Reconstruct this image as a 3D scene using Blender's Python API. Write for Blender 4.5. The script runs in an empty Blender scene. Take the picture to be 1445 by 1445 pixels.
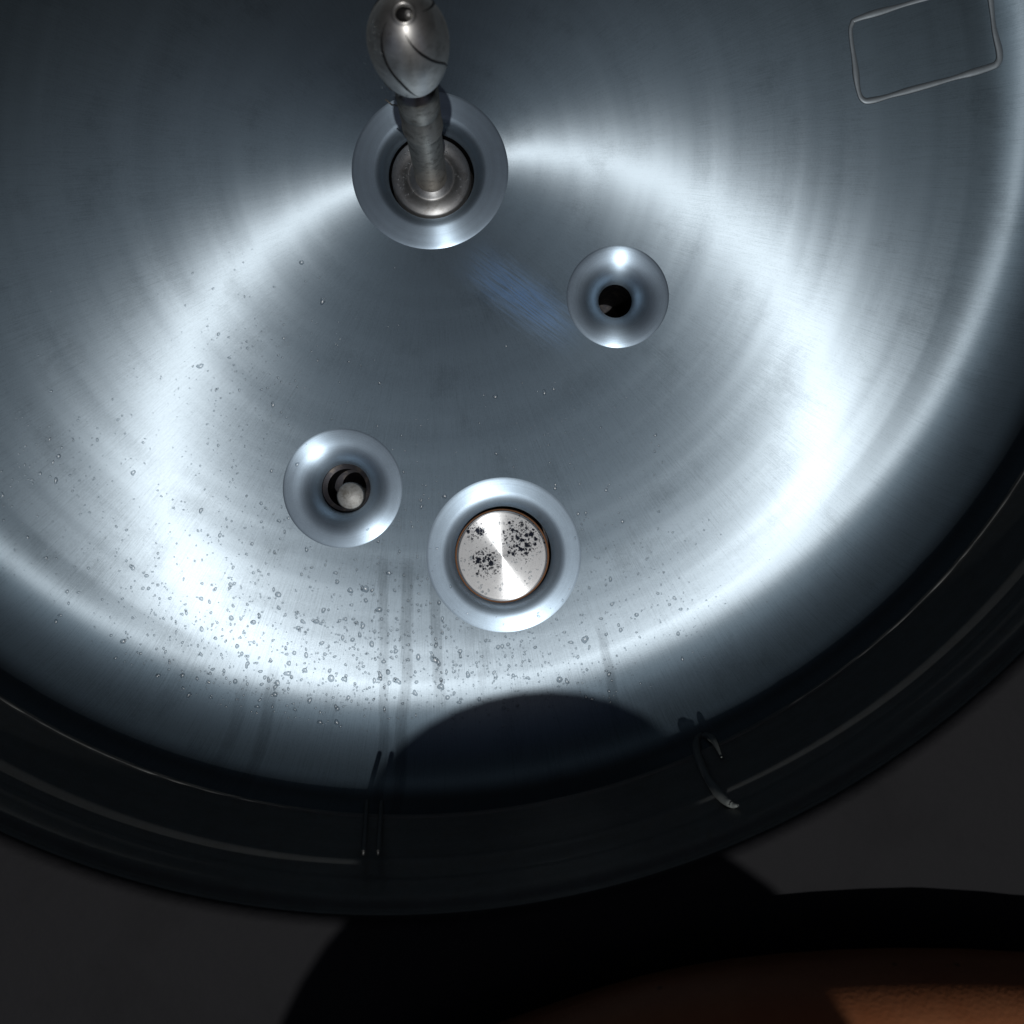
import bpy, bmesh, math, random
from mathutils import Vector, Matrix, noise as mnoise
random.seed(7)
sc = bpy.context.scene
R = math.radians
# ------------------------------------------------------------------ numbers shared by everything
RV = 0.45                      # inner radius of the vessel (metres)
DC = 0.629                     # camera height over the bottom of the dish
FPX = 1300.0                   # focal length in photograph pixels (photo is 1445 wide)
FOOT = (0.0621, -0.2466)       # point of the dish straight below the camera
PX0, PY0 = 712.0, 690.0        # where that point is in the photograph
SUN = Vector((0.050, -0.219, 0.975)).normalized()   # direction towards the sun

def at(px, py, z=0.0):
    k = (DC - z) / FPX
    return (FOOT[0] + (px - PX0) * k, FOOT[1] - (py - PY0) * k)

# ------------------------------------------------------------------ camera
cd = bpy.data.cameras.new('camera'); cam = bpy.data.objects.new('camera', cd)
sc.collection.objects.link(cam); sc.camera = cam
cd.sensor_width = 36; cd.lens = 36 * FPX / 1445
cam.location = (FOOT[0], FOOT[1], DC)
tx = math.atan((722.5 - PY0) / FPX); ty = math.atan((722.5 - PX0) / FPX)
cam.rotation_euler = (-tx, -ty, 0)
cd.clip_start = 0.01; cd.clip_end = 500
cd.dof.use_dof = True; cd.dof.focus_distance = 0.60; cd.dof.aperture_fstop = 7.5

# ------------------------------------------------------------------ sky and sun
w = bpy.data.worlds.new('World'); sc.world = w; w.use_nodes = True
nt = w.node_tree; bg = nt.nodes['Background']
sky = nt.nodes.new('ShaderNodeTexSky'); sky.sky_type = 'NISHITA'; sky.sun_disc = False
el = math.asin(SUN.z); sky.sun_elevation = el
sky.air_density = 0.35; sky.dust_density = 1.0; sky.ozone_density = 0.2; sky.sun_rotation = math.atan2(SUN.x, SUN.y)
nt.links.new(sky.outputs[0], bg.inputs[0]); bg.inputs[1].default_value = 0.10
sl = bpy.data.lights.new('sun', 'SUN'); so = bpy.data.objects.new('sun', sl); sc.collection.objects.link(so)
sl.energy = 5.0; sl.angle = R(0.53); sl.color = (1.0, 0.985, 0.96)
so.rotation_euler = (-SUN).to_track_quat('-Z', 'Y').to_euler(); so.location = SUN * 3
sc.view_settings.view_transform = 'Standard'; sc.view_settings.look = 'None'
sc.view_settings.exposure = -2.38; sc.view_settings.gamma = 1.0
sc.cycles.max_bounces = 8; sc.cycles.glossy_bounces = 5
sc.cycles.caustics_reflective = False; sc.cycles.caustics_refractive = False
sc.cycles.sample_clamp_indirect = 4.0
sc.cycles.use_denoising = True

# ------------------------------------------------------------------ helpers
def link(o, parent=None):
    sc.collection.objects.link(o)
    if parent is not None: o.parent = parent
    return o
def mesh_obj(name, verts, faces, mat, parent=None, smooth=True):
    me = bpy.data.meshes.new(name); me.from_pydata(verts, [], faces); me.update()
    if smooth:
        me.polygons.foreach_set('use_smooth', [True] * len(me.polygons))
    if mat: me.materials.append(mat)
    return link(bpy.data.objects.new(name, me), parent)
def tag(o, label=None, cat=None, group=None, kind=None):
    for k, v in (('label', label), ('category', cat), ('group', group), ('kind', kind)):
        if v: o[k] = v
    return o
def empty(name, loc):
    o = bpy.data.objects.new(name, None); o.location = loc; o.empty_display_size = 0.01
    return link(o)
def lathe(prof, n=96, z0=None, close=False):
    """prof: list of (r, z) -> verts, faces of a surface of revolution about Z"""
    v, f = [], []
    m = len(prof)
    for i in range(n):
        a = 2 * math.pi * i / n; c, s = math.cos(a), math.sin(a)
        for r, z in prof: v.append((r * c, r * s, z))
    for i in range(n):
        j = (i + 1) % n
        for k in range(m - 1):
            a, b, c2, d = i * m + k, j * m + k, j * m + k + 1, i * m + k + 1
            f.append((a, b, c2, d))
    return v, f

# ------------------------------------------------------------------ the dish profile
C1 = at(612, 240)              # the dish was turned about this point, a little off the vessel axis
KR, KH = 0.078, 0.052          # width and height of the knuckle
RK = RV - KR
ZC, ZC2, ZD = 0.106, 0.121, 0.151
RD = 0.47                      # radius at the rim; the side wall opens slightly
def floor_z(r): return 0.07 * r * r - 0.12 * r ** 4 + 0.0
def ecc(r):
    t = max(0.0, 1 - r / RV); return (C1[0] * t, C1[1] * t)
def ring_r(x, y):
    r = math.hypot(x, y)
    for _ in range(12):
        e = ecc(r); r = math.hypot(x - e[0], y - e[1])
    return r
def prof_z(r):
    if r <= RK: return floor_z(r)
    u = min(1.0, (r - RK) / KR)
    return floor_z(RK) + 0.02 * KR * u * (1 - u) + KH * (1 - math.sqrt(max(0.0, 1 - u ** 3)))
def surf_z(x, y): return prof_z(ring_r(x, y))
def on_floor(px, py):
    z = 0.004
    for _ in range(4):
        x, y = at(px, py, z); z = surf_z(x, y)
    x, y = at(px, py, z); return (x, y, z)
def on_wall(px, py, rad=RV):
    lo, hi = 0.0, 0.45
    for _ in range(40):
        z = (lo + hi) / 2; x, y = at(px, py, z)
        if math.hypot(x, y) > rad: lo = z
        else: hi = z
    return (x, y, z)
DP = [(max(RK * i / 170, 1e-5), floor_z(RK * i / 170)) for i in range(171)]
for i in range(1, 49):
    u = math.sin(math.pi / 2 * i / 48) if i < 48 else 1.0
    DP.append((RK + KR * u, floor_z(RK) + 0.02 * KR * u * (1 - u) + KH * (1 - math.sqrt(max(0.0, 1 - u ** 3)))))
ZB = DP[-1][1]

# ------------------------------------------------------------------ materials
def new_mat(name):
    m = bpy.data.materials.new(name); m.use_nodes = True
    nt = m.node_tree; nt.nodes.clear()
    out = nt.nodes.new('ShaderNodeOutputMaterial')
    return m, nt, out
class G:
    def __init__(s, nt): s.nt = nt
    def n(s, t, **k):
        x = s.nt.nodes.new(t)
        for a, b in k.items(): setattr(x, a, b)
        return x
    def set(s, sock, v):
        if isinstance(v, bpy.types.NodeSocket): s.nt.links.new(v, sock)
        else: sock.default_value = v
    def m(s, op, a, b=0.0, c=0.0, clamp=False):
        x = s.n('ShaderNodeMath', operation=op, use_clamp=clamp)
        s.set(x.inputs[0], a); s.set(x.inputs[1], b); s.set(x.inputs[2], c); return x.outputs[0]
    def v(s, op, a, b=(0, 0, 0)):
        x = s.n('ShaderNodeVectorMath', operation=op)
        s.set(x.inputs[0], a); s.set(x.inputs[1], b)
        return x.outputs['Value'] if op in ('LENGTH', 'DOT_PRODUCT', 'DISTANCE') else x.outputs[0]
    def sep(s, a):
        x = s.n('ShaderNodeSeparateXYZ'); s.set(x.inputs[0], a); return x.outputs
    def comb(s, a, b, c=0.0):
        x = s.n('ShaderNodeCombineXYZ'); s.set(x.inputs[0], a); s.set(x.inputs[1], b); s.set(x.inputs[2], c); return x.outputs[0]
    def noise(s, vec, scale, detail=2.0, rough=0.5, dims='3D', w=None):
        x = s.n('ShaderNodeTexNoise', noise_dimensions=dims)
        if dims != '1D': s.set(x.inputs['Vector'], vec)
        if w is not None: s.set(x.inputs['W'], w)
        x.inputs['Scale'].default_value = scale; x.inputs['Detail'].default_value = detail
        x.inputs['Roughness'].default_value = rough
        return x.outputs[0]
    def ramp(s, v, a, b, c=0.0, d=1.0, smooth=True):
        x = s.n('ShaderNodeMapRange'); x.clamp = True
        if smooth: x.interpolation_type = 'SMOOTHSTEP'
        s.set(x.inputs[0], v)
        for i, q in enumerate((a, b, c, d)): s.set(x.inputs[i + 1], q)
        return x.outputs[0]
    def mixc(s, f, a, b):
        x = s.n('ShaderNodeMix', data_type='RGBA'); s.set(x.inputs[0], f); s.set(x.inputs[6], a); s.set(x.inputs[7], b); return x.outputs[2]
    def mixv(s, f, a, b):
        x = s.n('ShaderNodeMix', data_type='VECTOR'); s.set(x.inputs[0], f); s.set(x.inputs[4], a); s.set(x.inputs[5], b); return x.outputs[1]
    def gloss(s, col, rough, aniso, tan=None, nrm=None, rot=0.0, dist='GGX'):
        x = s.n('ShaderNodeBsdfAnisotropic', distribution=dist)
        s.set(x.inputs['Color'], col); s.set(x.inputs['Roughness'], rough); s.set(x.inputs['Anisotropy'], aniso)
        s.set(x.inputs['Rotation'], rot)
        if tan is not None: s.set(x.inputs['Tangent'], tan)
        if nrm is not None: s.set(x.inputs['Normal'], nrm)
        return x.outputs[0]
    def add(s, a, b):
        x = s.n('ShaderNodeAddShader'); s.set(x.inputs[0], a); s.set(x.inputs[1], b); return x.outputs[0]
    def mix(s, f, a, b):
        x = s.n('ShaderNodeMixShader'); s.set(x.inputs[0], f); s.set(x.inputs[1], a); s.set(x.inputs[2], b); return x.outputs[0]
    def bump(s, h, strength=1.0, dist=0.001, nrm=None):
        x = s.n('ShaderNodeBump'); s.set(x.inputs['Height'], h); s.set(x.inputs['Strength'], strength); s.set(x.inputs['Distance'], dist)
        if nrm is not None: s.set(x.inputs['Normal'], nrm)
        return x.outputs[0]


def streak_mask(g, x, y, paths):
    """soft vertical water trails, each a chain of photo points with a width in pixels"""
    tot = None
    for pts, wd, st in paths:
        P = [at(*p) for p in pts]
        cen = g.n('ShaderNodeValToRGB')
        y0, y1 = P[-1][1], P[0][1]
        # centre line x as a function of y (piecewise linear through map ranges)
        t = g.ramp(y, y1, y0, 0, 1, False)
        wob = g.m('MULTIPLY', g.m('SUBTRACT', g.noise(g.comb(0.0, y, P[0][0] * 37), 28, 1), 0.5), 0.006)
        cx = g.m('ADD', g.m('MULTIPLY', t, P[-1][0] - P[0][0]), g.m('ADD', wob, P[0][0]))
        g.nt.nodes.remove(cen)
        d = g.m('ABSOLUTE', g.m('SUBTRACT', x, cx))
        hw = wd * DC / FPX
        mk = g.ramp(d, hw * 0.45, hw, 1, 0)
        mk = g.m('MULTIPLY', mk, g.ramp(y, y0 - 0.01, y0 + 0.02, 0, 1))
        mk = g.m('MULTIPLY', mk, g.ramp(y, y1 - 0.02, y1 + 0.005, 1, 0))
        mk = g.m('MULTIPLY', mk, st)
        tot = mk if tot is None else g.m('MAXIMUM', tot, mk)
    return tot

def dish_material():
    m, nt, out = new_mat('radially_brushed_steel'); g = G(nt)
    pos = g.n('ShaderNodeNewGeometry').outputs['Position']
    x, y, z = g.sep(pos)
    ab = g.n('ShaderNodeAttribute', attribute_name='brush').outputs['Vector']
    rr = g.n('ShaderNodeAttribute', attribute_name='ring').outputs['Fac']
    # rings left by the turning: height varies with the radius only, and slowly round the dish
    slow = g.noise(pos, 5.0, 2)
    n1 = g.noise(g.v('MULTIPLY', g.comb(g.m('MULTIPLY', rr, 40.0), g.m('MULTIPLY', slow, 1.6), 0), (1, 1, 1)), 1.0, 1.5, 0.4)
    n2 = g.noise(g.comb(g.m('MULTIPLY', rr, 150.0), g.m('MULTIPLY', slow, 3.0), 7.0), 1.0, 3, 0.6)
    # hairlines that run outwards from the centre
    hx, hy, hz = g.sep(ab)
    hair = g.noise(g.comb(g.m('MULTIPLY', hx, 420.0), g.m('MULTIPLY', hy, 420.0), g.m('MULTIPLY', rr, 14.0)), 1.0, 3, 0.7)
    hair2 = g.noise(g.comb(g.m('MULTIPLY', hx, 1100.0), g.m('MULTIPLY', hy, 1100.0), g.m('MULTIPLY', rr, 45.0)), 1.0, 2, 0.7)
    fade = g.ramp(rr, 0.05, 0.22, 0.0, 1.0)
    grain = g.noise(pos, 900.0, 3, 0.7)
    h = g.m('ADD', g.m('MULTIPLY', n1, 0.00016), g.m('MULTIPLY', n2, 0.000003))
    h = g.m('ADD', h, g.m('MULTIPLY', g.m('MULTIPLY', hair, fade), 0.000007))
    h = g.m('ADD', h, g.m('MULTIPLY', grain, 0.000010))
    nb = g.bump(h, 1.0, 1.0)
    trails = streak_mask(g, x, y, [
        ([(542, 770), (545, 1210)], 9, .8), ([(578, 780), (566, 1130)], 11, 1.0), ([(612, 760), (622, 1000)], 10, .9),
        ([(683, 900), (676, 985)], 8, .5), ([(845, 870), (868, 1010)], 9, .9), ([(392, 930), (368, 1090)], 12, .8),
        ([(352, 950), (330, 1060)], 12, .6)])
    stain = g.ramp(g.noise(pos, 22.0, 5, 0.62), 0.50, 0.78, 0, 1)
    # patch between the upper ports, scuffed across the grain, sky reflection painted blue
    cx, cy = at(728, 415)
    dx = g.m('SUBTRACT', x, cx); dy = g.m('SUBTRACT', y, cy)
    ua = g.m('ADD', g.m('MULTIPLY', dx, 0.80), g.m('MULTIPLY', dy, -0.60))
    ub = g.m('ADD', g.m('MULTIPLY', dx, 0.60), g.m('MULTIPLY', dy, 0.80))
    ubn = g.m('ADD', ub, g.m('MULTIPLY', g.m('SUBTRACT', g.noise(g.comb(g.m('MULTIPLY', ua, 60.0), g.m('MULTIPLY', ub, 500.0), 3.0), 1.0, 3), 0.5), 0.014))
    patch = g.m('MULTIPLY', g.ramp(g.m('ABSOLUTE', ubn), 0.002, 0.022, 1, 0), g.ramp(g.m('ABSOLUTE', g.m('SUBTRACT', ua, 0.004)), 0.010, 0.060, 1, 0))
    patch = g.m('MULTIPLY', patch, g.ramp(g.noise(g.comb(g.m('MULTIPLY', ua, 40.0), g.m('MULTIPLY', ub, 900.0), 0.0), 1.0, 2), 0.3, 0.6, 0.25, 1.0))
    tone = g.m('ADD', 0.86, g.m('MULTIPLY', n1, 0.2))
    tone = g.m('ADD', tone, g.m('MULTIPLY', g.m('SUBTRACT', hair2, 0.5), 0.75))
    tone = g.m('ADD', tone, g.m('MULTIPLY', g.m('SUBTRACT', grain, 0.5), 0.45))
    tone = g.m('ADD', tone, g.m('MULTIPLY', g.m('SUBTRACT', g.noise(pos, 9.0, 4, 0.6), 0.5), 0.30))
    tone = g.m('MULTIPLY', tone, g.m('SUBTRACT', 1.0, g.m('MULTIPLY', trails, 0.28)))
    tone = g.m('MULTIPLY', tone, g.m('SUBTRACT', 1.0, g.m('MULTIPLY', stain, 0.22)))
    col = g.mixc(tone, (0, 0, 0, 1), (0.45, 0.62, 0.77, 1))
    col = g.mixc(g.m('MULTIPLY', patch, 0.75), col, (0.20, 0.40, 0.80, 1))
    # dark band close to the weld: shade painted over the sky reflection
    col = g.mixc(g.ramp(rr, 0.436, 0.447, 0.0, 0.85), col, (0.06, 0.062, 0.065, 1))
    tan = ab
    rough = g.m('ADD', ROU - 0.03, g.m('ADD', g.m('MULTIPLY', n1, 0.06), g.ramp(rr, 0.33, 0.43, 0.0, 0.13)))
    colm = g.mixc(g.ramp(rr, 0.36, 0.41, 0.66, 0.26), (0, 0, 0, 1), g.mixc(0.5, col, g.mixc(tone, (0, 0, 0, 1), (0.66, 0.67, 0.67, 1))))  # darker tint on the knuckle dims its highlight through the colour
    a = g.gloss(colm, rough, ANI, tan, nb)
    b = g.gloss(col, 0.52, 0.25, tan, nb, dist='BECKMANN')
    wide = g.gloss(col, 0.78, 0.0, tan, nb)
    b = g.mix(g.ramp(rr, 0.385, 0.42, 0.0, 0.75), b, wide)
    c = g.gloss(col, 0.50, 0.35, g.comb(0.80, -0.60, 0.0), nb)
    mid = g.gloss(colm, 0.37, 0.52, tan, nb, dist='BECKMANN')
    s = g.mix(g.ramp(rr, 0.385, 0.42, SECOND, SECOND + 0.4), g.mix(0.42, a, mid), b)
    s = g.mix(g.m('MULTIPLY', patch, 0.6), s, c)
    nt.links.new(s, out.inputs[0])
    return m
ANI = 0.66; ROU = 0.33; SECOND = 0.23
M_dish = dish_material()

def turned(name, col, rough, aniso, rings=0.00002, ringscale=900.0, second=0.25, dirt=0.0, pits=None, spots=0.0):
    """steel turned on a lathe: the grain runs round the object's own axis"""
    m, nt, out = new_mat(name); g = G(nt)
    pos = g.n('ShaderNodeTexCoord').outputs['Object']
    x, y, z = g.sep(pos)
    rv = g.comb(x, y, 0.0); r = g.v('LENGTH', rv)
    t = g.v('NORMALIZE', g.comb(g.m('MULTIPLY', y, -1), x, 0))
    n1 = g.noise(g.comb(g.m('MULTIPLY', r, ringscale), g.m('MULTIPLY', z, ringscale), g.noise(pos, 12.0, 1)), 1.0, 3, 0.6)
    grain = g.noise(pos, 1500.0, 2, 0.6)
    h = g.m('ADD', g.m('MULTIPLY', n1, rings), g.m('MULTIPLY', grain, 0.000008))
    nb = g.bump(h, 1.0, 1.0)
    tone = g.m('ADD', 0.9, g.m('MULTIPLY', g.m('SUBTRACT', n1, 0.5), 0.25))
    tone = g.m('ADD', tone, g.m('MULTIPLY', g.m('SUBTRACT', g.noise(pos, 90.0, 4, 0.65), 0.5), 0.25))
    tone = g.m('ADD', tone, g.m('MULTIPLY', g.m('SUBTRACT', g.noise(pos, 2200.0, 3, 0.7), 0.5), 0.55))
    base = (0, 0, 0, 1)
    c = g.mixc(tone, base, col)
    if dirt:
        dm = g.ramp(g.noise(pos, 160.0, 5, 0.7), 0.45, 0.7, 0, dirt)
        c = g.mixc(dm, c, (0.16, 0.14, 0.115, 1))
    rg = rough
    if pits:
        # dark droplet-like marks in patches
        acc = None
        for (ox, oy, rad) in pits:
            d = g.v('LENGTH', g.comb(g.m('SUBTRACT', x, ox), g.m('SUBTRACT', y, oy), 0.0))
            k = g.ramp(d, rad * 0.2, rad, 1, 0)
            acc = k if acc is None else g.m('MAXIMUM', acc, k)
        for sc_, th_ in ((330.0, 0.44), (620.0, 0.42), (1000.0, 0.36)):
            vo = g.n('ShaderNodeTexVoronoi', feature='F1'); g.set(vo.inputs['Vector'], g.v('ADD', rv, g.v('MULTIPLY', g.comb(g.noise(pos, 700.0, 2), g.noise(g.v('ADD', pos, (3, 1, 2)), 700.0, 2), 0), (0.0022, 0.0022, 0))))
            vo.inputs['Scale'].default_value = sc_
            lim = g.m('MULTIPLY', acc, g.m('MULTIPLY', g.sep(vo.outputs['Color'])[0], th_ * 1.7))
            spot = g.ramp(g.m('SUBTRACT', lim, vo.outputs['Distance']), -0.08, 0.16, 0, 1)
            c = g.mixc(spot, c, (0.018, 0.022, 0.035, 1))
        c = g.mixc(g.ramp(g.noise(pos, 420.0, 4, 0.7), 0.60, 0.72, 0, 0.65), c, (0.10, 0.11, 0.13, 1))
    a = g.gloss(c, rg, aniso, t, nb)
    b = g.gloss(c, 0.5, 0.1, t, nb)
    s = g.mix(second, a, b)
    nt.links.new(s, out.inputs[0]); return m
M_collar = turned('turned_collar_steel', (0.56, 0.71, 0.86, 1), 0.36, 0.60, 0.00002, 1200.0, 0.38)
M_plug = turned('plug_steel', (0.80, 0.82, 0.84, 1), 0.30, 0.80, 0.000006, 2500.0, 0.45, pits=[(0.013, 0.012, 0.024), (-0.011, -0.004, 0.017), (-0.018, 0.016, 0.011)])
M_hub = turned('hub_steel', (0.50, 0.51, 0.52, 1), 0.42, 0.5, 0.000006, 1500.0, 0.2, dirt=0.4)
M_rod = turned('rod_steel', (0.66, 0.62, 0.56, 1), 0.36, 0.5, 0.000004, 1800.0, 0.35, dirt=0.6)
M_ball = turned('spray_head_steel', (0.90, 0.89, 0.86, 1), 0.38, 0.45, 0.00001, 1100.0, 0.4, dirt=0.35)
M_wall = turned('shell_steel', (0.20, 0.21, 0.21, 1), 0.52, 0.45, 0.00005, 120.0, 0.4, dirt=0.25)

def plain(name, col, rough=0.5, metal=0.0, bump=0.0, bscale=200.0, vary=0.2, vscale=60.0, spec=0.5):
    m, nt, out = new_mat(name); g = G(nt)
    pos = g.n('ShaderNodeTexCoord').outputs['Object']
    p = g.n('ShaderNodeBsdfPrincipled')
    n = g.noise(pos, vscale, 4, 0.6)
    c = g.mixc(g.m('ADD', 1 - vary, g.m('MULTIPLY', n, 2 * vary)), (0, 0, 0, 1), (*col, 1))
    g.set(p.inputs['Base Color'], c); g.set(p.inputs['Roughness'], rough); g.set(p.inputs['Metallic'], metal)
    g.set(p.inputs['Specular IOR Level'], spec)
    if bump: g.set(p.inputs['Normal'], g.bump(g.noise(pos, bscale, 4, 0.6), 1.0, bump))
    nt.links.new(p.outputs[0], out.inputs[0]); return m
M_flange = plain('rim_dark', (0.024, 0.024, 0.027), 0.75, 0.0, 0.0006, 120, 0.45, 18, spec=0.25)  # one dark grey over the whole rim
M_outer = plain('outer_jacket', (0.12, 0.125, 0.13), 0.5, 0.5)
M_black = plain('gap_shade', (0.008, 0.008, 0.009), 0.6)  # black standing for the shade in slots and tip cavity
M_neck = turned('neck_shaded_steel', (0.035, 0.035, 0.04, 1), 0.4, 0.4, 0.00002, 900.0, 0.4, dirt=0.3)  # near-black: the shade inside the holes is put into the colour
M_seal = plain('brown_seal', (0.30, 0.13, 0.05), 0.5, 0.0, 0.0002, 300)
M_bead = plain('weld_bead', (0.34, 0.39, 0.43), 0.52, 0.85, 0.0001, 160, 0.3, 60)
M_clip = plain('clip_steel', (0.30, 0.33, 0.32), 0.7, 0.3, 0.0003, 300, 0.3, 150)
M_sky_block = plain('sky_block_dark', (0.02, 0.021, 0.021), 0.7, 0.0, spec=0.2)  # dark colour of the added hood, keeps sky out of the reflections
M_ground = plain('ground_asphalt', (0.05, 0.05, 0.048), 0.9, 0.0, 0.004, 60, 0.3, 8)
M_shirt = plain('dark_shirt', (0.03, 0.032, 0.04), 0.9)
M_trousers = plain('dark_trousers', (0.025, 0.03, 0.045), 0.9)
M_hat = plain('dark_hat', (0.03, 0.03, 0.03), 0.9)

def skin_material():
    m, nt, out = new_mat('skin'); g = G(nt)
    pos = g.n('ShaderNodeTexCoord').outputs['Object']
    p = g.n('ShaderNodeBsdfPrincipled')
    c = g.mixc(g.ramp(g.noise(pos, 30.0, 4), .3, .7), (0.62, 0.215, 0.088, 1), (0.74, 0.29, 0.13, 1))
    vo = g.n('ShaderNodeTexVoronoi'); g.set(vo.inputs['Vector'], pos); vo.inputs['Scale'].default_value = 70.0
    pick = g.ramp(g.sep(vo.outputs['Color'])[1], 0.75, 0.8, 0, 1)
    mole = g.m('MULTIPLY', g.ramp(vo.outputs['Distance'], 0.08, 0.16, 0.75, 0), pick)
    c = g.mixc(mole, c, (0.10, 0.035, 0.02, 1))
    g.set(p.inputs['Base Color'], c); p.inputs['Roughness'].default_value = 0.5
    p.inputs['Subsurface Weight'].default_value = 0.05; p.inputs['Subsurface Radius'].default_value = (0.01, 0.004, 0.002)
    g.set(p.inputs['Normal'], g.bump(g.noise(pos, 500.0, 4), 0.6, 0.0004))
    nt.links.new(p.outputs[0], out.inputs[0]); return m
M_skin = skin_material()
def water_material():
    m, nt, out = new_mat('water'); g = G(nt)
    a = g.n('ShaderNodeBsdfGlass'); a.inputs['IOR'].default_value = 1.33; a.inputs['Roughness'].default_value = 0.12
    b = g.n('ShaderNodeBsdfTransparent'); b.inputs[0].default_value = (0.93, 0.96, 0.98, 1)
    fr = g.n('ShaderNodeFresnel'); fr.inputs['IOR'].default_value = 1.33
    gl = g.gloss((1, 1, 1, 1), 0.33, 0.0)
    film = g.mix(g.m('ADD', g.m('MULTIPLY', fr.outputs[0], 1.5), 0.13, clamp=True), b.outputs[0], gl)
    nt.links.new(g.mix(0.80, a.outputs[0], film), out.inputs[0]); return m
M_water = water_material()

# ------------------------------------------------------------------ ground under the vessel
gv = [(-60, -60, -0.85), (60, -60, -0.85), (60, 60, -0.85), (-60, 60, -0.85)]
ground = mesh_obj('ground', gv, [(0, 1, 2, 3)], M_ground, smooth=False); tag(ground, kind='structure')

# ------------------------------------------------------------------ the vessel
tank = tag(empty('steel_tank', (0, 0, 0)), 'round brushed stainless steel tank bottom with four ports, wet with water drops', 'tank')
PORTS = [(608, 245, 110), (871, 420, 72), (484, 689, 84), (711, 783, 109)]
KP = DC / FPX
port = [(on_floor(a, b), c * KP) for a, b, c in PORTS]
NA = 720; m_ = len(DP)
v, f, br, rg = [], [], [], []
for i in range(NA):
    a = 2 * math.pi * i / NA; c, s = math.cos(a), math.sin(a)
    for r, z in DP:
        e = ecc(r); v.append((e[0] + r * c, e[1] + r * s, z)); br += [c, s, 0.0]; rg.append(r)
bad = [any((p[0] - c[0]) ** 2 + (p[1] - c[1]) ** 2 < (rr * 0.93) ** 2 for c, rr in port) for p in v]
for i in range(NA):
    j = (i + 1) % NA
    for k in range(m_ - 1):
        q = (i * m_ + k, j * m_ + k, j * m_ + k + 1, i * m_ + k + 1)
        q = (q[0], q[3], q[2], q[1])
        if not any(bad[t] for t in q): f.append(q)
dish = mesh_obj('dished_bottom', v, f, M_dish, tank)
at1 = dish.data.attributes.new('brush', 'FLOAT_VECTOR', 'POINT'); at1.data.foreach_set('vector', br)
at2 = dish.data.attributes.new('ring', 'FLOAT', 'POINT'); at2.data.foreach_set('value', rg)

# shell wall with its seams and rolled steps, from the knuckle up to the rim
def bulge(z, z0, w, h): return h * math.exp(-((z - z0) / w) ** 2)
def wall_r(z):
    return RV + (RD - RV) * max(0, z - ZB) / (ZD - ZB) - bulge(z, ZB + 0.001, 0.0016, 0.0012) - bulge(z, ZC, 0.004, 0.0012) + bulge(z, ZC + 0.012, 0.006, 0.0025) \
        - bulge(z, ZC2, 0.004, 0.0015) + bulge(z, ZD - 0.008, 0.004, 0.0035)
wp = [(wall_r(ZB + (ZD - ZB) * i / 110), ZB + (ZD - ZB) * i / 110) for i in range(111)]
wp[0] = (RV, ZB)
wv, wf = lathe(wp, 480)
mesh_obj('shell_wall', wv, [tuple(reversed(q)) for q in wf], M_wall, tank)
# rolled rim and broad flange
fp = [(RD, ZD)] + [(RD + 0.006 - 0.006 * math.cos(t * math.pi / 16), ZD + 0.006 * math.sin(t * math.pi / 16)) for t in range(1, 9)]
fp += [(0.50, ZD + 0.0065), (0.53, ZD + 0.005), (0.56, ZD + 0.008), (0.62, ZD + 0.007), (0.66, ZD + 0.004), (0.668, ZD - 0.004), (0.67, ZD - 0.02)]
fv, ff = lathe(fp, 360)
mesh_obj('rim_flange', fv, [tuple(reversed(q)) for q in ff], M_flange, tank)
ov, of = lathe([(0.668, ZD - 0.02), (0.668, -0.84), (0.50, -0.845)], 180)
mesh_obj('outer_jacket', ov, of, M_outer, tank)

# weld bead round the foot of the wall
def torus(R0, r0, z0, n=360, k=8, wob=0.0, seed=0.0):
    v, f = [], []
    for i in range(n):
        a = 2 * math.pi * i / n
        rr = r0 * (1 + wob * mnoise.noise(Vector((math.cos(a) * 40, math.sin(a) * 40, seed))))
        for j in range(k):
            b = 2 * math.pi * j / k
            R1 = R0 + rr * math.cos(b)
            v.append((R1 * math.cos(a), R1 * math.sin(a), z0 + rr * math.sin(b)))
    for i in range(n):
        i2 = (i + 1) % n
        for j in range(k):
            j2 = (j + 1) % k
            f.append((i * k + j, i2 * k + j, i2 * k + j2, i * k + j2))
    return v, f
mesh_obj('weld_seam', *torus(RV + 0.0004, 0.0010, ZB + 0.002, 720, 8, 0.5), M_wall, tank)

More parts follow.
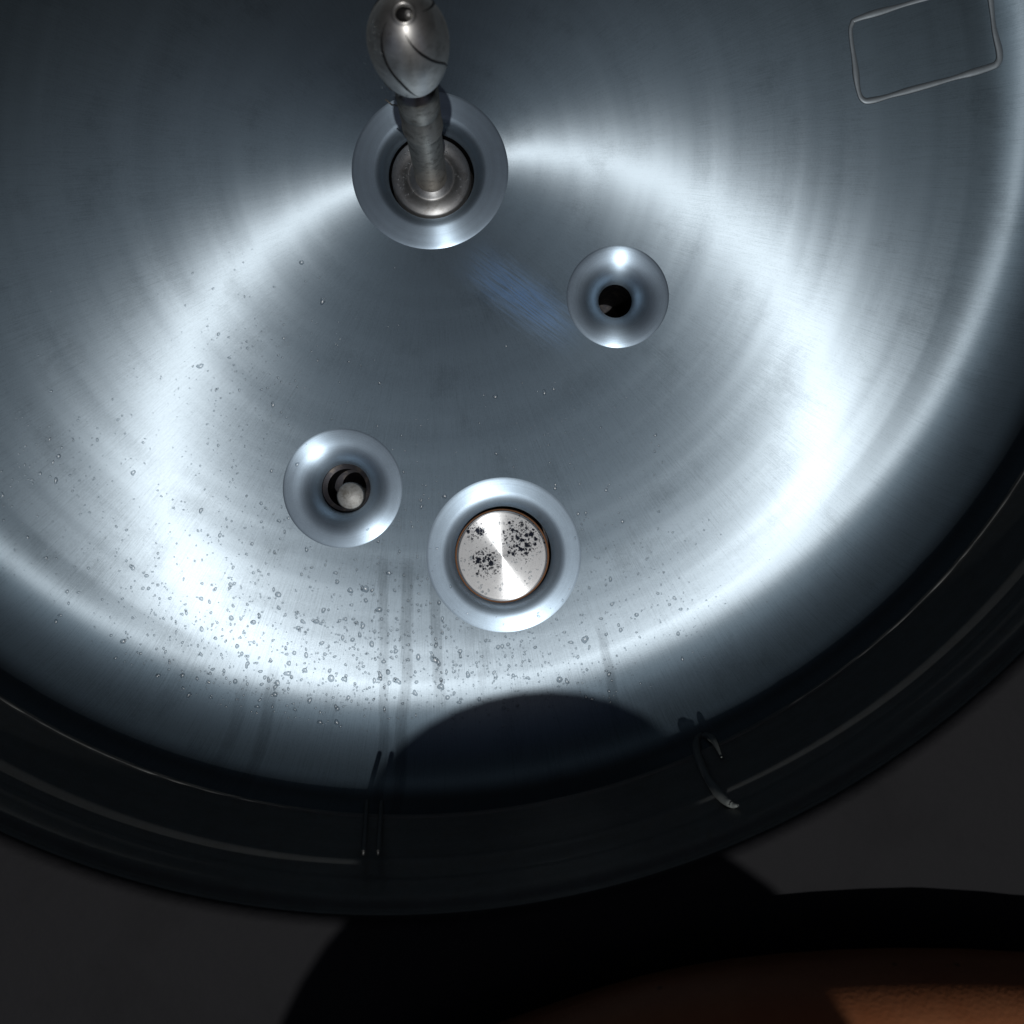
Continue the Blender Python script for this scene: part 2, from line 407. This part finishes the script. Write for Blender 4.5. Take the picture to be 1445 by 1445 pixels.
# each port collar: a turned disc let into the bottom, drawn down into a neck
def fillet(ro, ri, depth, flat=0.0, n=16):
    p = [(ro * 1.003, -0.00015), (ro * 0.99, 0.0001), (ro * 0.96, 0.0002), (ro * 0.92, 0.0003)]
    r1 = ro * (1 - flat) * 0.91
    for i in range(n + 1):
        t = i / n * math.pi / 2
        p.append((ri + (r1 - ri) * (1 - math.sin(t)), 0.0003 - depth * (1 - math.cos(t))))
    return p
specs = [
    (0.20, 61 / 110, 0.013, 0.030), (0.0, 24 / 72, 0.016, 0.07), (0.08, 35 / 84, 0.015, 0.03), (0.10, 67.5 / 109, 0.013, 0.02)]
names_lab = ['wide flared collar round the spray head rod', 'small flared collar with an empty black hole', 'flared collar with a grey pin end in its throat', 'bright flared collar round the speckled plug']
collars = []
for (c, rr), (fl, ri, dp, nd), lb in zip(port, specs, names_lab):
    vv, ff = lathe(fillet(rr, rr * ri, dp, fl), 144)
    vv = [(a, b, z + surf_z(c[0] + a, c[1] + b) - c[2]) for a, b, z in vv]
    o = mesh_obj('port_collar', vv, [tuple(reversed(q)) for q in ff], M_collar, tank); o.location = c
    tag(o, lb); collars.append(o)
    r0 = rr * ri
    prof = [(r0, 0.0003 - dp), (r0, -dp - nd)]
    if lb.startswith('flared collar with a grey'):
        prof = [(r0, 0.0003 - dp), (r0, -dp - 0.002), (r0 * 0.80, -dp - 0.0025), (r0 * 0.80, -dp - nd)]
    prof.append((1e-4, -dp - nd))
    vv, ff = lathe(prof, 72)
    mesh_obj('neck', vv, [tuple(reversed(q)) for q in ff], M_neck, o, smooth=False)

# ------------------------------------------------------------------ rectangular weld bead and wall fittings
def tube_path(pts, rad, k=8, closed=False, wob=0.0, flat=1.0, seed=0.0):
    pts = [Vector(p) for p in pts]; n = len(pts); v, f = [], []
    for i, p in enumerate(pts):
        a = pts[(i - 1) % n] if (closed or i > 0) else p
        b = pts[(i + 1) % n] if (closed or i < n - 1) else p
        t = (b - a).normalized(); up = Vector((0, 0, 1)) if abs(t.z) < 0.9 else Vector((1, 0, 0))
        s1 = t.cross(up).normalized(); s2 = s1.cross(t).normalized()
        q = rad(i / (n - 1)) if callable(rad) else rad
        q *= 1 + wob * mnoise.noise(p * 60 + Vector((seed, 0, 0)))
        for j in range(k):
            an = 2 * math.pi * j / k
            v.append(tuple(p + s1 * (q * math.cos(an)) + s2 * (q * flat * math.sin(an))))
    for i in range(n if closed else n - 1):
        i2 = (i + 1) % n
        for j in range(k):
            j2 = (j + 1) % k; f.append((i * k + j, i * k + j2, i2 * k + j2, i2 * k + j))
    if not closed:
        f.append(tuple(range(k))); f.append(tuple(range((n - 1) * k, n * k))[::-1])
    return v, f
def smooth_path(pts, per=8, closed=False):
    P = [Vector(p) for p in pts]; n = len(P); out = []
    rng = n if closed else n - 1
    for i in range(rng):
        if closed: p0, p1, p2, p3 = P[(i - 1) % n], P[i], P[(i + 1) % n], P[(i + 2) % n]
        else: p0, p1, p2, p3 = P[max(i - 1, 0)], P[i], P[i + 1], P[min(i + 2, n - 1)]
        for k in range(per):
            t = k / per
            out.append(0.5 * ((2 * p1) + (-p0 + p2) * t + (2 * p0 - 5 * p1 + 4 * p2 - p3) * t * t + (-p0 + 3 * p1 - 3 * p2 + p3) * t ** 3))
    if not closed: out.append(P[-1])
    return out
rc = [(1207, 33), (1260, 17), (1330, -4), (1376, -17), (1386, -14), (1391, 0), (1397, 45), (1405, 78), (1403, 93), (1388, 101), (1330, 118), (1265, 136), (1228, 146), (1214, 145), (1207, 130), (1202, 95), (1196, 55), (1198, 40)]
bead = mesh_obj('weld_outline', *tube_path(smooth_path([on_floor(*p) for p in rc], 8, True), 0.0020, 10, True, 0.5, 0.30), M_bead, tank)
tag(bead, 'thin rounded rectangular bead outline raised on the steel')

clip_px = [(1019, 1068), (1013, 1055), (1004, 1047), (994, 1046), (987, 1055), (988, 1072), (996, 1090), (1008, 1104), (1022, 1112), (1032, 1112)]
cp = []
for p in clip_px:
    q = Vector(on_wall(*p)); f_ = 0.995 * wall_r(q.z) / RV; q.x *= f_; q.y *= f_; cp.append(q)
clip = mesh_obj('wall_clip', *tube_path(smooth_path(cp, 6), lambda u: 0.0006 + 0.0020 * min(1, 6 * u, 6 * (1 - u)), 8, False, 0.2), M_clip, tank)
tag(clip, 'small bent wire hook standing on the dark side wall')
for xa in (516, 537):
    pts = []
    for yy in (1138, 1160, 1185, 1212):
        q = Vector(on_wall(xa - (yy - 1138) * 0.07, yy)); q.x *= 0.996; q.y *= 0.996; pts.append(q)
    o = mesh_obj('wall_rib', *tube_path(smooth_path(pts, 5), 0.0016, 6), M_wall, tank)

# ------------------------------------------------------------------ spray head on its rod, in the widest collar
spray = tag(empty('spray_head', port[0][0]), 'oval slotted metal spray head on a thick rod standing in the upper port', 'spray head')
hz = -0.012
hv, hf = lathe([(1e-4, hz), (0.0145, hz), (0.0150, hz - 0.0012), (0.0165, hz - 0.0012), (0.0170, hz), (0.0262, hz), (0.0272, hz - 0.0008), (0.0275, hz - 0.010)], 120)
hub = mesh_obj('hub', hv, [tuple(reversed(q)) for q in hf], M_hub, spray)
rodp = [(0.0108, hz - 0.001), (0.0108, 0.076), (0.0114, 0.0765), (0.0123, 0.078), (0.0120, 0.080), (0.0117, 0.082), (0.0117, 0.104), (0.0112, 0.105), (0.0118, 0.106), (0.0118, 0.130), (0.0108, 0.1325), (0.0070, 0.133), (0.0068, 0.139)]
mesh_obj('rod', *lathe(rodp, 64), M_rod, spray)
HB, HT, HA = 0.137, 0.207, 0.0198
spray.rotation_euler = (0, R(1.3), 0)
def egg(t):      # t 0 bottom .. 1 top
    z0 = HT - 0.027; c = -math.cos(math.pi * t)
    z = z0 + c * (HT - z0 if c > 0 else z0 - HB); r = HA * math.sin(math.pi * t) ** 0.95
    return r, z
ep = [egg(0.02 + i * 0.905 / 40) for i in range(41)]
rt, zt = ep[-1]
ep += [(rt * 0.93, zt + 0.0006), (rt * 0.80, zt - 0.0004), (rt * 0.70, zt - 0.004), (rt * 0.30, zt - 0.006), (1e-4, zt - 0.006)]
headm = mesh_obj('head', *lathe([(1e-4, ep[0][1])] + ep, 96), M_ball, spray)
for a0 in (-0.75, 0.95, 2.6, 4.3):
    pts = []
    for i in range(25):
        t = 0.30 + 0.56 * i / 24; r, z = egg(t)
        a = a0 - 1.35 * (i / 24) ** 1.2 + 0.6
        pts.append(((r - 0.0001) * math.cos(a), (r - 0.0001) * math.sin(a), z))
    sl_ = mesh_obj('slot_shade', *tube_path(pts, lambda u: 0.00055 * (0.25 + min(1, 4 * u, 4 * (1 - u))), 6), M_black, headm)  # dark surface strips painted in place of shade inside cut slots
bz = zt - 0.006
mesh_obj('tip_socket_shade', *lathe([(rt * 0.90, zt + 0.0004), (rt * 0.80, zt - 0.0012), (rt * 0.62, zt - 0.0034), (1e-4, zt - 0.0052)], 48), M_black, headm)  # black liner, the cavity's shade put into its colour
tb = mesh_obj('tip_bolt', *lathe([(0.0017, bz), (0.0017, zt + 0.0004), (0.0013, zt + 0.0009), (1e-4, zt + 0.0010)], 6), M_ball, headm, smooth=False)
tb.location = (0.0022, -0.0004, 0)
for k, (a, zz) in enumerate(((2.75, 0.113), (2.9, 0.098))):
    d = Vector((math.cos(a), math.sin(a), 0)); t = Vector((-d.y, d.x, 0))
    p0 = d * 0.0105 + Vector((0, 0, zz))
    mesh_obj('split_pin', *tube_path([p0, p0 + d * 0.006 + t * 0.0006, p0 + d * 0.010 - t * 0.0012 + Vector((0, 0, 0.0008))], 0.0005, 6), M_rod, spray)
# fine drops on hub and head
def drop_mesh(bmv, bmf, c, rad, hgt, seed, seg=10, rings=3, lean=0.0, nrm=None):
    rnd = random.Random(seed); base = len(bmv)
    sx = rnd.uniform(0.7, 1.2); sy = rnd.uniform(0.7, 1.35); rot = rnd.uniform(0, 6.28)
    ph = rnd.uniform(0, 6.28); am = rnd.uniform(0.02, 0.34)
    N = Vector(nrm) if nrm is not None else Vector((0, 0, 1))
    U = N.orthogonal().normalized() if nrm is not None else Vector((1, 0, 0)); W = N.cross(U)
    C = Vector(c)
    for k in range(rings):
        t = k / rings * math.pi / 2; rr = rad * math.cos(t); zz = hgt * math.sin(t)
        for j in range(seg):
            a = 2 * math.pi * j / seg
            q = rr * (1 + am * math.sin(2 * a + ph) + am * 0.6 * math.sin(3 * a - ph))
            lx = q * math.cos(a) * sx; ly = q * math.sin(a) * sy
            if nrm is None: ly -= lean * rad * (0.35 - zz / max(hgt, 1e-9) * 0.8)
            bmv.append(tuple(C + U * lx + W * ly + N * (zz + 0.00002)))
    bmv.append(tuple(C + W * (lean * rad * 0.4) * (0 if nrm is not None else 1) + N * (hgt + 0.00002)))
    top = len(bmv) - 1
    for k in range(rings - 1):
        for j in range(seg):
            j2 = (j + 1) % seg
            bmf.append((base + k * seg + j, base + k * seg + j2, base + (k + 1) * seg + j2, base + (k + 1) * seg + j))
    for j in range(seg):
        bmf.append((base + (rings - 1) * seg + j, base + (rings - 1) * seg + (j + 1) % seg, top))

# ------------------------------------------------------------------ pin in the left port, plug in the lower port
c3, r3 = port[2]
pinc = on_floor(491, 700)
probe = tag(empty('probe', (pinc[0], pinc[1], c3[2])), 'round grey pin end sticking up inside the throat of the left port', 'pin')
pr = 20 * KP
M_pin = turned('pin_steel', (0.50, 0.51, 0.50, 1), 0.62, 0.0, 0.00002, 900, 0.4, dirt=0.7)
mesh_obj('pin_shaft', *lathe([(pr, -0.044), (pr, -0.0125), (pr * 0.95, -0.0115), (pr * 0.90, -0.0112), (1e-4, -0.0110)], 48), M_pin, probe)
c4, r4 = port[3]
plc = on_floor(708.5, 785)
plug = tag(empty('plug', (plc[0], plc[1], c4[2])), 'bright round turned metal plug with dark specks closing the lowest port', 'plug')
plr = 63.5 * KP
mesh_obj('plug_face', *lathe([(plr * 0.997, -0.014), (plr, -0.0015), (plr * 0.985, -0.0005), (plr * 0.95, -0.0004), (1e-4, -0.0004)], 128), M_plug, plug)
sv, sf = torus(plr + 0.0007, 0.0008, -0.0042, 128, 8)
mesh_obj('seal_ring', sv, sf, M_seal, plug)

# ------------------------------------------------------------------ added unseen hood round the far rim, blocks sky reflections, open towards the sun
HR, HH, HT_ = 0.655, 0.95, 0.012
vv, ff = [], []
ns = 72; a0, a1 = R(-38), R(218)
for i in range(ns + 1):
    a = a0 + (a1 - a0) * i / ns
    q = min(1.0, min(i, ns - i) / 14.0); hh = ZD + 0.009 + HH * (0.25 + 0.75 * math.sin(q * math.pi / 2))
    for r_, z_ in ((HR, ZD + 0.006), (HR, hh), (HR + HT_, hh), (HR + HT_, ZD - 0.002)):
        vv.append((r_ * math.cos(a), r_ * math.sin(a), z_))
for i in range(ns):
    for k in range(4):
        k2 = (k + 1) % 4; ff.append((i * 4 + k, i * 4 + k2, (i + 1) * 4 + k2, (i + 1) * 4 + k))
ff += [(0, 3, 2, 1), (ns * 4, ns * 4 + 1, ns * 4 + 2, ns * 4 + 3)]
hood = mesh_obj('sky_block_hood', vv, ff, M_sky_block, tank, smooth=False)

# ------------------------------------------------------------------ the person leaning over the near rim
def skinned(name, joints, edges, mat, parent, sub=2):
    me = bpy.data.meshes.new(name); me.from_pydata([j[0] for j in joints], edges, []); me.update()
    o = link(bpy.data.objects.new(name, me), parent); me.materials.append(mat)
    md = o.modifiers.new('skin', 'SKIN')
    for i, j in enumerate(joints):
        sv_ = me.skin_vertices[0].data[i]
        r_ = j[1] if isinstance(j[1], tuple) else (j[1], j[1]); sv_.radius = r_; sv_.use_root = (i == 0)
    md.use_smooth_shade = True
    s_ = o.modifiers.new('sub', 'SUBSURF'); s_.levels = sub; s_.render_levels = sub
    return o
person = tag(empty('person', (0.14, -1.165, -0.85)), 'person whose bare brown forearm rests along the near rim at the bottom edge', 'person')
OX, OY, OZ = 0.14, -1.15, -0.85
def J(x, y, z, r): return ((x - OX, y - OY, z - OZ), r)
body = [J(.14, -1.10, .02, (.15, .11)), J(.14, -.98, .22, (.13, .10)), J(.14, -.88, .42, (.15, .10)), J(.14, -.80, .56, (.13, .09)),
        J(.13, -.76, .66, .055), J(.12, -.71, .72, .05), J(.11, -.685, .78, .078), J(.12, -.675, .85, .088), J(.125, -.685, .91, .06),
        J(.30, -.76, .57, .06), J(.44, -.72, .40, .054), J(.46, -.539, .218, .060), J(.37, -.511, .210, .062), J(.25, -.505, .207, .060), J(.15, -.510, .205, .056), J(.03, -.538, .194, .036), J(-.02, -.570, .186, (.036, .018)), J(-.07, -.598, .178, (.038, .016)),
        J(-.03, -.79, .56, .06), J(-.10, -.92, .38, .045), J(-.13, -1.00, .20, .038), J(-.12, -.95, .04, .028), J(-.115, -.93, -.03, (.034, .016)),
        J(.24, -1.12, -.10, .09), J(.25, -1.05, -.45, .060), J(.25, -1.15, -.80, .040), J(.25, -1.02, -.825, .035),
        J(.04, -1.12, -.10, .09), J(.03, -1.10, -.45, .060), J(.03, -1.20, -.80, .040), J(.03, -1.07, -.825, .035)]
E_ = [(i, i + 1) for i in range(8)] + [(3, 9), (9, 10), (10, 11), (11, 12), (12, 13), (13, 14), (14, 15), (15, 16), (16, 17),
      (3, 18), (18, 19), (19, 20), (20, 21), (21, 22), (0, 23), (23, 24), (24, 25), (25, 26), (0, 27), (27, 28), (28, 29), (29, 30)]
n0 = len(body)
def chain(start, pts, r):
    prev = start
    for k, p in enumerate(pts):
        body.append(J(*p, r * (1 - 0.12 * k))); E_.append((prev, len(body) - 1)); prev = len(body) - 1
for k, (dy, ln) in enumerate(((.028, .070), (.010, .080), (-.008, .074), (-.026, .060))):
    bx, by = -.085, -.602 + dy
    chain(17, [(bx, by, .176), (bx - ln * .5, by - .018, .173), (bx - ln * .85, by - .024, .170), (bx - ln, by - .026, .168)], .009)
chain(16, [(-.03, -.545, .180), (-.065, -.545, .175), (-.09, -.552, .171)], .010)
skinned('body', body, E_, M_skin, person)
shirt = [J(.14, -1.13, -.12, (.165, .14)), J(.14, -.98, .22, (.155, .125)), J(.14, -.88, .42, (.165, .115)), J(.14, -.80, .565, (.145, .105)), J(.30, -.76, .58, .075), J(.385, -.74, .47, .070), J(-.03, -.79, .57, .075), J(-.08, -.88, .44, .064)]
skinned('shirt', shirt + [J(.14, -1.07, .06, (.185, .15))], [(0, 8), (8, 1), (1, 2), (2, 3), (3, 4), (4, 5), (3, 6), (6, 7)], M_shirt, person)
tr = [J(.14, -1.12, -.05, (.12, .10)), J(.24, -1.12, -.10, .105), J(.25, -1.05, -.45, .078), J(.25, -1.14, -.76, .062), J(.04, -1.12, -.10, .105), J(.03, -1.10, -.45, .078), J(.03, -1.19, -.76, .062)]
skinned('trousers', tr, [(0, 1), (1, 2), (2, 3), (0, 4), (4, 5), (5, 6)], M_trousers, person)
hatv, hatf = lathe([(0.141, 0.0), (0.144, -0.004), (0.10, 0.004), (0.096, 0.03), (0.088, 0.075), (0.05, 0.098), (1e-4, 0.102)], 48)  # unseen hat, widened to cast the rounded shadow bump
hat = mesh_obj('hat', hatv, hatf, M_hat, person); hat.scale = (1.14, 1.3, 1); hat.location = (.134 - OX, -.732 - OY, .875 - OZ); hat.rotation_euler = (R(-14), 0, 0)

# ------------------------------------------------------------------ water drops
rnd = random.Random(3)
def ok(px, py):
    for (a, b, c) in PORTS:
        d = math.hypot(px - a, py - b)
        if abs(d - c) < 3 or d < c * 0.80: return False
    dx, dy = (px - 583) / 905, (py - 177) / 905
    return math.hypot(dx, dy) < 0.955
clusters = [  # centre x, y, spread x, y, share, size (photo px)
    (440, 900, 110, 70, 300, 2.6), (640, 920, 120, 50, 260, 2.3), (300, 920, 80, 60, 170, 2.4), (720, 960, 90, 30, 90, 2.2),
    (200, 830, 60, 60, 110, 2.2), (90, 650, 55, 50, 110, 2.0), (330, 700, 50, 110, 170, 1.9), (370, 510, 70, 60, 110, 1.8),
    (590, 740, 40, 60, 90, 1.9), (850, 750, 60, 90, 140, 1.8), (900, 850, 70, 50, 90, 2.0), (480, 1000, 110, 25, 110, 1.7),
    (240, 600, 120, 120, 90, 1.3), (560, 600, 150, 100, 60, 1.5), (800, 620, 60, 60, 60, 1.6), (30, 740, 40, 70, 60, 2.0),
    (560, 880, 70, 70, 120, 2.6), (860, 980, 70, 25, 50, 1.6), (1000, 880, 90, 60, 30, 1.3), (350, 1000, 80, 30, 70, 2.4)]
dv, df = [], []
for (cx, cy, sx, sy, n, sz) in clusters:
    for i in range(int(n * 1.25)):
        px, py = rnd.gauss(cx, sx), rnd.gauss(cy, sy)
        if not ok(px, py) or not (-20 < px < 1460): continue
        s = sz * math.exp(rnd.gauss(-0.55, 0.45)); rad = min(s, 4.2) * KP
        drop_mesh(dv, df, on_floor(px, py), rad, rad * rnd.uniform(0.34, 0.52), rnd.random(), 8 if s < 2.2 else 10, 3, rnd.uniform(0.1, 0.6))
fine = mesh_obj('fine_water_drops', dv, df, M_water); tag(fine, kind='stuff')
# drops on the plug, the hub and the head
dv, df = [], []
for i in range(130):
    a, q = rnd.uniform(0, 6.28), 0.0155 + rnd.random() ** 0.7 * 0.0100
    if math.sin(a) < -0.7: continue
    rad = rnd.uniform(0.5, 1.7) * KP
    drop_mesh(dv, df, (port[0][0][0] + q * math.cos(a), port[0][0][1] + q * math.sin(a), port[0][0][2] + hz + 0.0001 - 0.0227 * q * math.cos(a)), rad * 1.15, rad * 0.9, rnd.random(), 8, 2)
for i in range(110):
    a, q = rnd.uniform(0, 6.28), plr * 0.93 * math.sqrt(rnd.random())
    rad = rnd.uniform(0.7, 2.2) * KP
    drop_mesh(dv, df, (plc[0] + q * math.cos(a), plc[1] + q * math.sin(a), c4[2] - 0.0004), rad, rad * 0.5, rnd.random(), 8, 2)
for i in range(170):
    a, t = rnd.uniform(-2.9, -0.6), rnd.uniform(0.25, 0.85); r, z = egg(t); r2, z2 = egg(t + 0.01)
    tn = Vector((r2 - r, 0, z2 - z)).normalized(); nl = Vector((tn.z * math.cos(a), tn.z * math.sin(a), -tn.x))
    rad = rnd.uniform(0.3, 1.0) * KP
    drop_mesh(dv, df, (port[0][0][0] + r * math.cos(a), port[0][0][1] + r * math.sin(a), port[0][0][2] + z), rad, rad * 0.6, rnd.random(), 6, 2, 0, nl)
mist = mesh_obj('fine_water_drops', dv, df, M_water); tag(mist, kind='stuff')
big = [(515, 831, 7.5), (494, 833, 6), (357, 878, 6.5), (446, 877, 6.5), (507, 896, 5), (497, 903, 4.5), (456, 861, 5), (547, 949, 6), (585, 979, 5), (660, 953, 6), (622, 970, 7), (790, 960, 6.5), (826, 903, 7), (745, 958, 4.5),
       (536, 541, 4.5), (428, 373, 6), (457, 427, 6.5), (334, 912, 6), (348, 938, 6), (331, 962, 7), (265, 982, 6), (296, 985, 5), (362, 998, 6), (210, 830, 5), (82, 678, 5.5), (86, 644, 5), (190, 667, 5), (402, 750, 4), (326, 872, 5), (378, 960, 5), (676, 988, 5), (958, 895, 4.5), (856, 896, 4), (474, 1021, 5.5), (622, 960, 4.5), (700, 640, 3.5)]
marks = [('the spray head rod', 608, 245), ('the small black hole', 871, 420), ('the pin port', 484, 689), ('the speckled plug', 711, 783), ('the rounded shadow', 745, 1080)]
ways = ['right', 'lower right', 'underside', 'lower left', 'left', 'upper left', 'upper side', 'upper right']
groups_ = {}
for i, (px, py, s) in enumerate(big):
    mk = min(marks, key=lambda q: math.hypot(px - q[1], py - q[2]))
    w8 = ways[int(round(math.atan2(py - mk[2], px - mk[1]) / (math.pi / 4))) % 8]
    groups_.setdefault((mk[0], w8), []).append((math.hypot(px - mk[1], py - mk[2]), i))
ordn = ['nearest to it', 'second nearest', 'third nearest', 'fourth nearest', 'fifth nearest', 'sixth nearest', 'seventh nearest', 'eighth nearest', 'ninth nearest', 'tenth nearest', 'eleventh nearest', 'twelfth nearest', 'farthest of all']
drop_label = {}
for (mk, w8), l in groups_.items():
    l.sort()
    for k, (_, i) in enumerate(l):
        sz_ = 'big' if big[i][2] >= 6 else 'small'
        drop_label[i] = '%s clear water drop off the %s of %s%s' % (sz_, w8, mk, '' if len(l) == 1 else ', ' + ordn[k])
for i, (px, py, s) in enumerate(big):
    c = on_floor(px, py); rad = s * 0.60 * KP; vv, ff = [], []
    drop_mesh(vv, ff, (0, 0, 0), rad, rad * 0.62, i * 1.7, 16, 5, 0.55)
    o = mesh_obj('water_drop', vv, ff, M_water); o.location = c
    tag(o, drop_label[i], 'water drop', 'larger water drops on the tank bottom')
